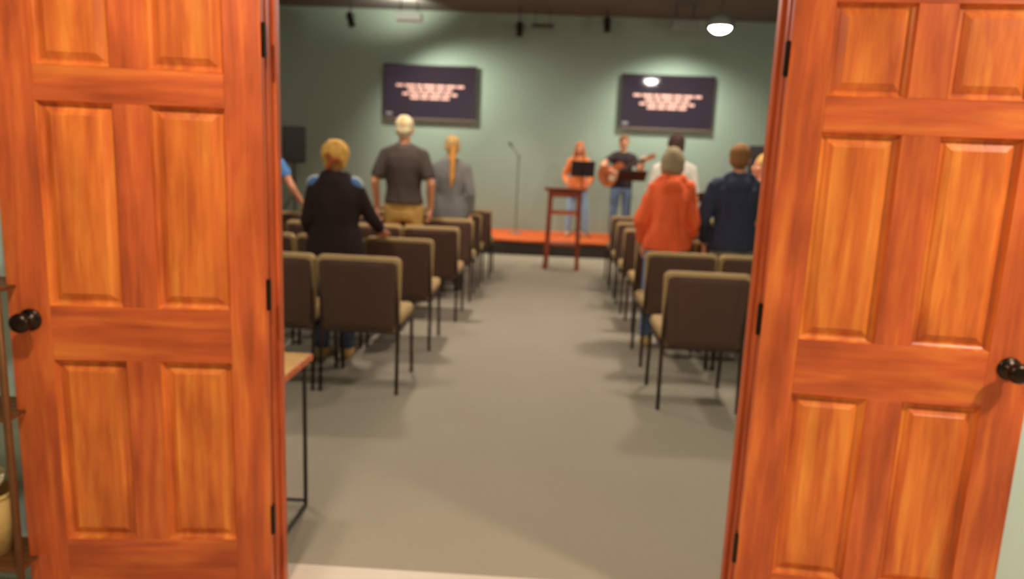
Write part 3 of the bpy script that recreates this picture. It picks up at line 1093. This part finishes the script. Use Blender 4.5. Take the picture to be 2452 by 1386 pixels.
    if style == 'pony':
        bm = bmesh.new()
        ball(bm, hp(0, -.125, .000), (.026, .030, .030), R)
        capsule(bm, hp(0, -.130, .0), hp(-.01, -.150, -.14), .026, .034)
        capsule(bm, hp(-.01, -.150, -.14), hp(-.015, -.165, -.34), .034, .026)
        capsule(bm, hp(-.015, -.165, -.34), hp(-.02, -.165, -.46), .026, .008)
        me = remeshed('ponytail', bm, .007, hairmat(hair[2]), 3, .004, 30, seed, .1)
        me.transform(sc); tag(obj('ponytail', me, None, t), 'long golden ponytail')
        bm = bmesh.new(); tube(bm, [hp(.030 * math.cos(a * PI / 8), -.128, .030 * math.sin(a * PI / 8)) for a in range(17)], .006, 8)
        o = obj('hair_band', bm, cloth((70, 40, 30)), t, True); o.data.transform(sc)
    if style == 'crop':
        bm = bmesh.new(); ball(bm, hp(0, -.052, .045), (.045, .066, .074), R)
        me = mesh_of('bald_patch', bm, cloth((214, 176, 120)), True)
        me.transform(sc); tag(obj('bald_patch', me, None, t), 'thin golden hair at the crown')
    return t


# woman in black by the near chairs
pw = person('woman in black hooded jacket with pinned-up blonde hair behind the nearest chairs', (-1.39, 2.88, 0), 0, 1.585,
            (48, 34, 30), (60, 66, 84), ('updo', (220, 166, 84), (158, 80, 44)), (190, 150, 96), True,
            dict(elR=(.265, .08, 1.16), wrR=(.30, .27, 1.045), elL=(-.225, -.02, 1.12), wrL=(-.19, .13, .93), anL=(-.12, .0, .09), anR=(.08, .02, .09)),
            dict(R=((-.1, 1, -.35), (0, -.3, -1)), L=((.2, .5, -1), (1, 0, 0))), 'wrist', .70, True, collar=None, bulk=1.5, folds=.008, seed=3, curls=dict(R=.7, L=.6), flare=1.2, tb=3.0)
for s in (-1, 1):
    bm = bmesh.new()
    ball(bm, (s * .150, -.008, 1.292), (.060, .058, .040), Matrix.Rotation(s * .6, 3, 'Y'))
    o = tag(obj('shoulder_patch', bm, cloth((92, 124, 170)), pw, True), 'blue shoulder patch with a pale stripe')
    bm = bmesh.new()
    ball(bm, (s * .154, -.022, 1.296), (.058, .020, .040), Matrix.Rotation(s * .6, 3, 'Y'))
    obj('stripe', bm, cloth((206, 206, 196)), o, True)

person('tall grey-haired man in dark short-sleeved shirt and khaki trousers', (-1.32, 5.03, 0), 0, 1.89,
       (74, 62, 54), (196, 152, 84), ('crop', (206, 186, 146)), pose=dict(elL=(-.262, -.05, 1.15), wrL=(-.262, .05, .92), elR=(.262, -.05, 1.15), wrR=(.250, .05, .92)),
       sleeve='elbow', hem=.90, collar=(92, 78, 64), bulk=1.5, folds=.010, seed=5, flare=1.0)

person('woman in grey jacket with a long golden ponytail in front of the fourth row', (-.95, 5.89, 0), 0, 1.745,
       (124, 118, 112), (70, 66, 70), ('pony', (196, 158, 96), (214, 146, 66)), fem=True, sleeve='wrist', hem=.72, collar=(78, 64, 54), bulk=1.3, seed=7, turn=.25, flare=1.15)

person('person in bright blue short-sleeved shirt mostly hidden by the left door frame', (-2.76, 5.03, 0), 0, 1.72,
       (84, 132, 186), (186, 140, 88), ('short', (92, 62, 42)), pose=dict(elR=(.28, .03, 1.17), wrR=(.335, .19, .995)), hands=dict(R=((.35, .8, -.3), (0, -.3, -1))), sleeve='half', hem=.86, seed=9)

person('woman in bright orange jacket with grey bobbed hair and blue jeans', (1.135, 3.80, 0), 0, 1.655,
       (252, 104, 58), (98, 122, 160), ('bob', (156, 136, 104)), (214, 176, 110), True,
       dict(elL=(-.222, .0, 1.12), wrL=(-.195, .12, .90), elR=(.222, .0, 1.12), wrR=(.195, .12, .90), anL=(-.13, -.06, .09), knL=(-.12, -.02, .5)),
       sleeve='wrist', hem=.86, hood=True, bulk=1.9, folds=.032, seed=11, flare=1.12)

person('boy in navy hooded sweatshirt and grey trousers beside the right door', (1.68, 3.80, 0), -.12, 1.70,
       (58, 62, 78), (132, 128, 116), ('short', (140, 96, 58)), pose=dict(elL=(-.26, -.02, 1.13), wrL=(-.225, .10, .90), elR=(.26, -.02, 1.13), wrR=(.225, .10, .90)),
       sleeve='wrist', hem=.86, hood=True, bulk=1.8, folds=.020, seed=13, turn=-.25)

person('dark-haired man in whitish shirt half hidden behind the woman in orange', (1.49, 5.665, 0), 0, 1.845,
       (206, 196, 178), (80, 76, 78), ('short', (72, 52, 42)), sleeve='elbow', hem=.88, seed=15, bulk=1.3)

person('blonde person in peach top turned sideways at the right door frame', (2.155, 4.70, 0), .9, 1.65,
       (220, 140, 108), (84, 80, 90), ('short', (206, 160, 88)), fem=True, sleeve='half', hem=.84, seed=17, turn=.6)


def lw(loc, k, p, z0=SZ):
    """world point to the template frame of a person facing the doors"""
    return (-(p[0] - loc[0]) / k, -(p[1] - loc[1]) / k, (p[2] - z0) / k)


ks = 1.635 / 1.75
SL = (.70, 10.52)
person('singer in orange top and light blue jeans behind a music stand', (SL[0], SL[1], SZ), PI, 1.635,
       (232, 128, 72), (150, 182, 212), ('long', (190, 104, 52)), (214, 196, 160), True,
       dict(elL=(-.255, -.03, 1.12), wrL=(-.20, .17, .98), elR=(.255, -.03, 1.12), wrR=(.20, .17, .98), anL=(-.19, .02, .09), knL=(-.15, .03, .5), anR=(.15, .0, .09), knR=(.12, .03, .5)),
       dict(L=((.3, 1, -.3), (1, 0, 0)), R=((-.3, 1, -.3), (-1, 0, 0))), 'wrist', .83, bulk=1.3, seed=19, flare=1.1)

kg = 1.77 / 1.75
GL = (1.46, 10.5)
W2 = lambda x, y, z: lw(GL, kg, (x, y, z))
person('guitarist in black short-sleeved shirt and blue jeans on the stage', (GL[0], GL[1], SZ), PI, 1.77,
       (56, 44, 44), (112, 140, 174), ('short', (120, 76, 44)), (60, 50, 44), False,
       dict(elR=W2(1.10, 10.38, 1.50), wrR=W2(1.27, 10.19, 1.40), elL=W2(1.78, 10.40, 1.42), wrL=W2(1.77, 10.235, 1.545)),
       dict(R=((-.7, .35, -.35), (0, -1, .1)), L=((.0, .05, 1), (0, 1, 0))), 'half', .84, bulk=1.2, seed=21, turn=.1, nod=-.1, curls=dict(L=1.1, R=.6))

# ------------------------------------------------------------------ acoustic guitar
ga = math.atan2(.33, .68)
t = tag(empty('acoustic_guitar', (1.27, 10.285, 1.36), rot=(0, -ga, 0)), 'orange-brown acoustic guitar held by the guitarist', 'guitar')


def gout(g=0.0):
    up, pts = [], []
    ctrl = [(-.245, 0), (-.238, .07), (-.205, .145), (-.14, .188), (-.07, .185), (0, .150), (.05, .126), (.10, .128), (.165, .142), (.215, .120), (.24, .06), (.245, 0)]
    for i in range(len(ctrl) - 1):
        (x0, y0), (x1, y1) = ctrl[i], ctrl[i + 1]
        for s in range(3):
            f = s / 3
            up.append((x0 + (x1 - x0) * f, y0 + (y1 - y0) * f))
    up.append(ctrl[-1])
    lo = [(x, -y) for x, y in up[1:-1]][::-1]
    return [(x * (1 - g), y * (1 - g)) for x, y in up + lo]


bm = bmesh.new(); slab(bm, gout(), -.05, .05); obj('body', bm, 'guitar_side', t)
bm = bmesh.new(); slab(bm, gout(.03), -.054, -.05); obj('soundboard', bm, 'guitar_top', t)
q = Matrix.Translation((.06, -.0545, 0)) @ Matrix.Rotation(PI / 2, 4, 'X')
bm = bmesh.new(); lathe(bm, [(0, 0), (.048, 0), (.048, .0012), (0, .0012)], 24, q); obj('sound_hole', bm, 'black', t)
bm = bmesh.new(); box(bm, -.13, -.105, -.062, -.054, -.075, .075, .002); obj('bridge', bm, 'black', t)
bm = bmesh.new()
ball(bm, (-.02, -.055, -.06), (.075, .0015, .055)); obj('pickguard', bm, 'cream', t, True)
bm = bmesh.new(); box(bm, .13, .62, -.066, -.045, -.026, .026, .004); obj('neck', bm, 'guitar_side', t)
bm = bmesh.new(); box(bm, .12, .62, -.070, -.066, -.024, .024, .001); obj('fretboard', bm, 'black', t)
bm = bmesh.new(); slab(bm, [(.62, -.026), (.66, -.038), (.78, -.034), (.785, 0), (.78, .034), (.66, .038), (.62, .026)], -.064, -.048); hs = obj('headstock', bm, 'guitar_top', t)
for k in range(3):
    for s in (-1, 1):
        bm = bmesh.new(); tube(bm, [(.67 + .04 * k, -.056, s * .036), (.67 + .04 * k, -.056, s * .060)], .006, 8); obj('tuning_peg', bm, 'grey_metal', hs)
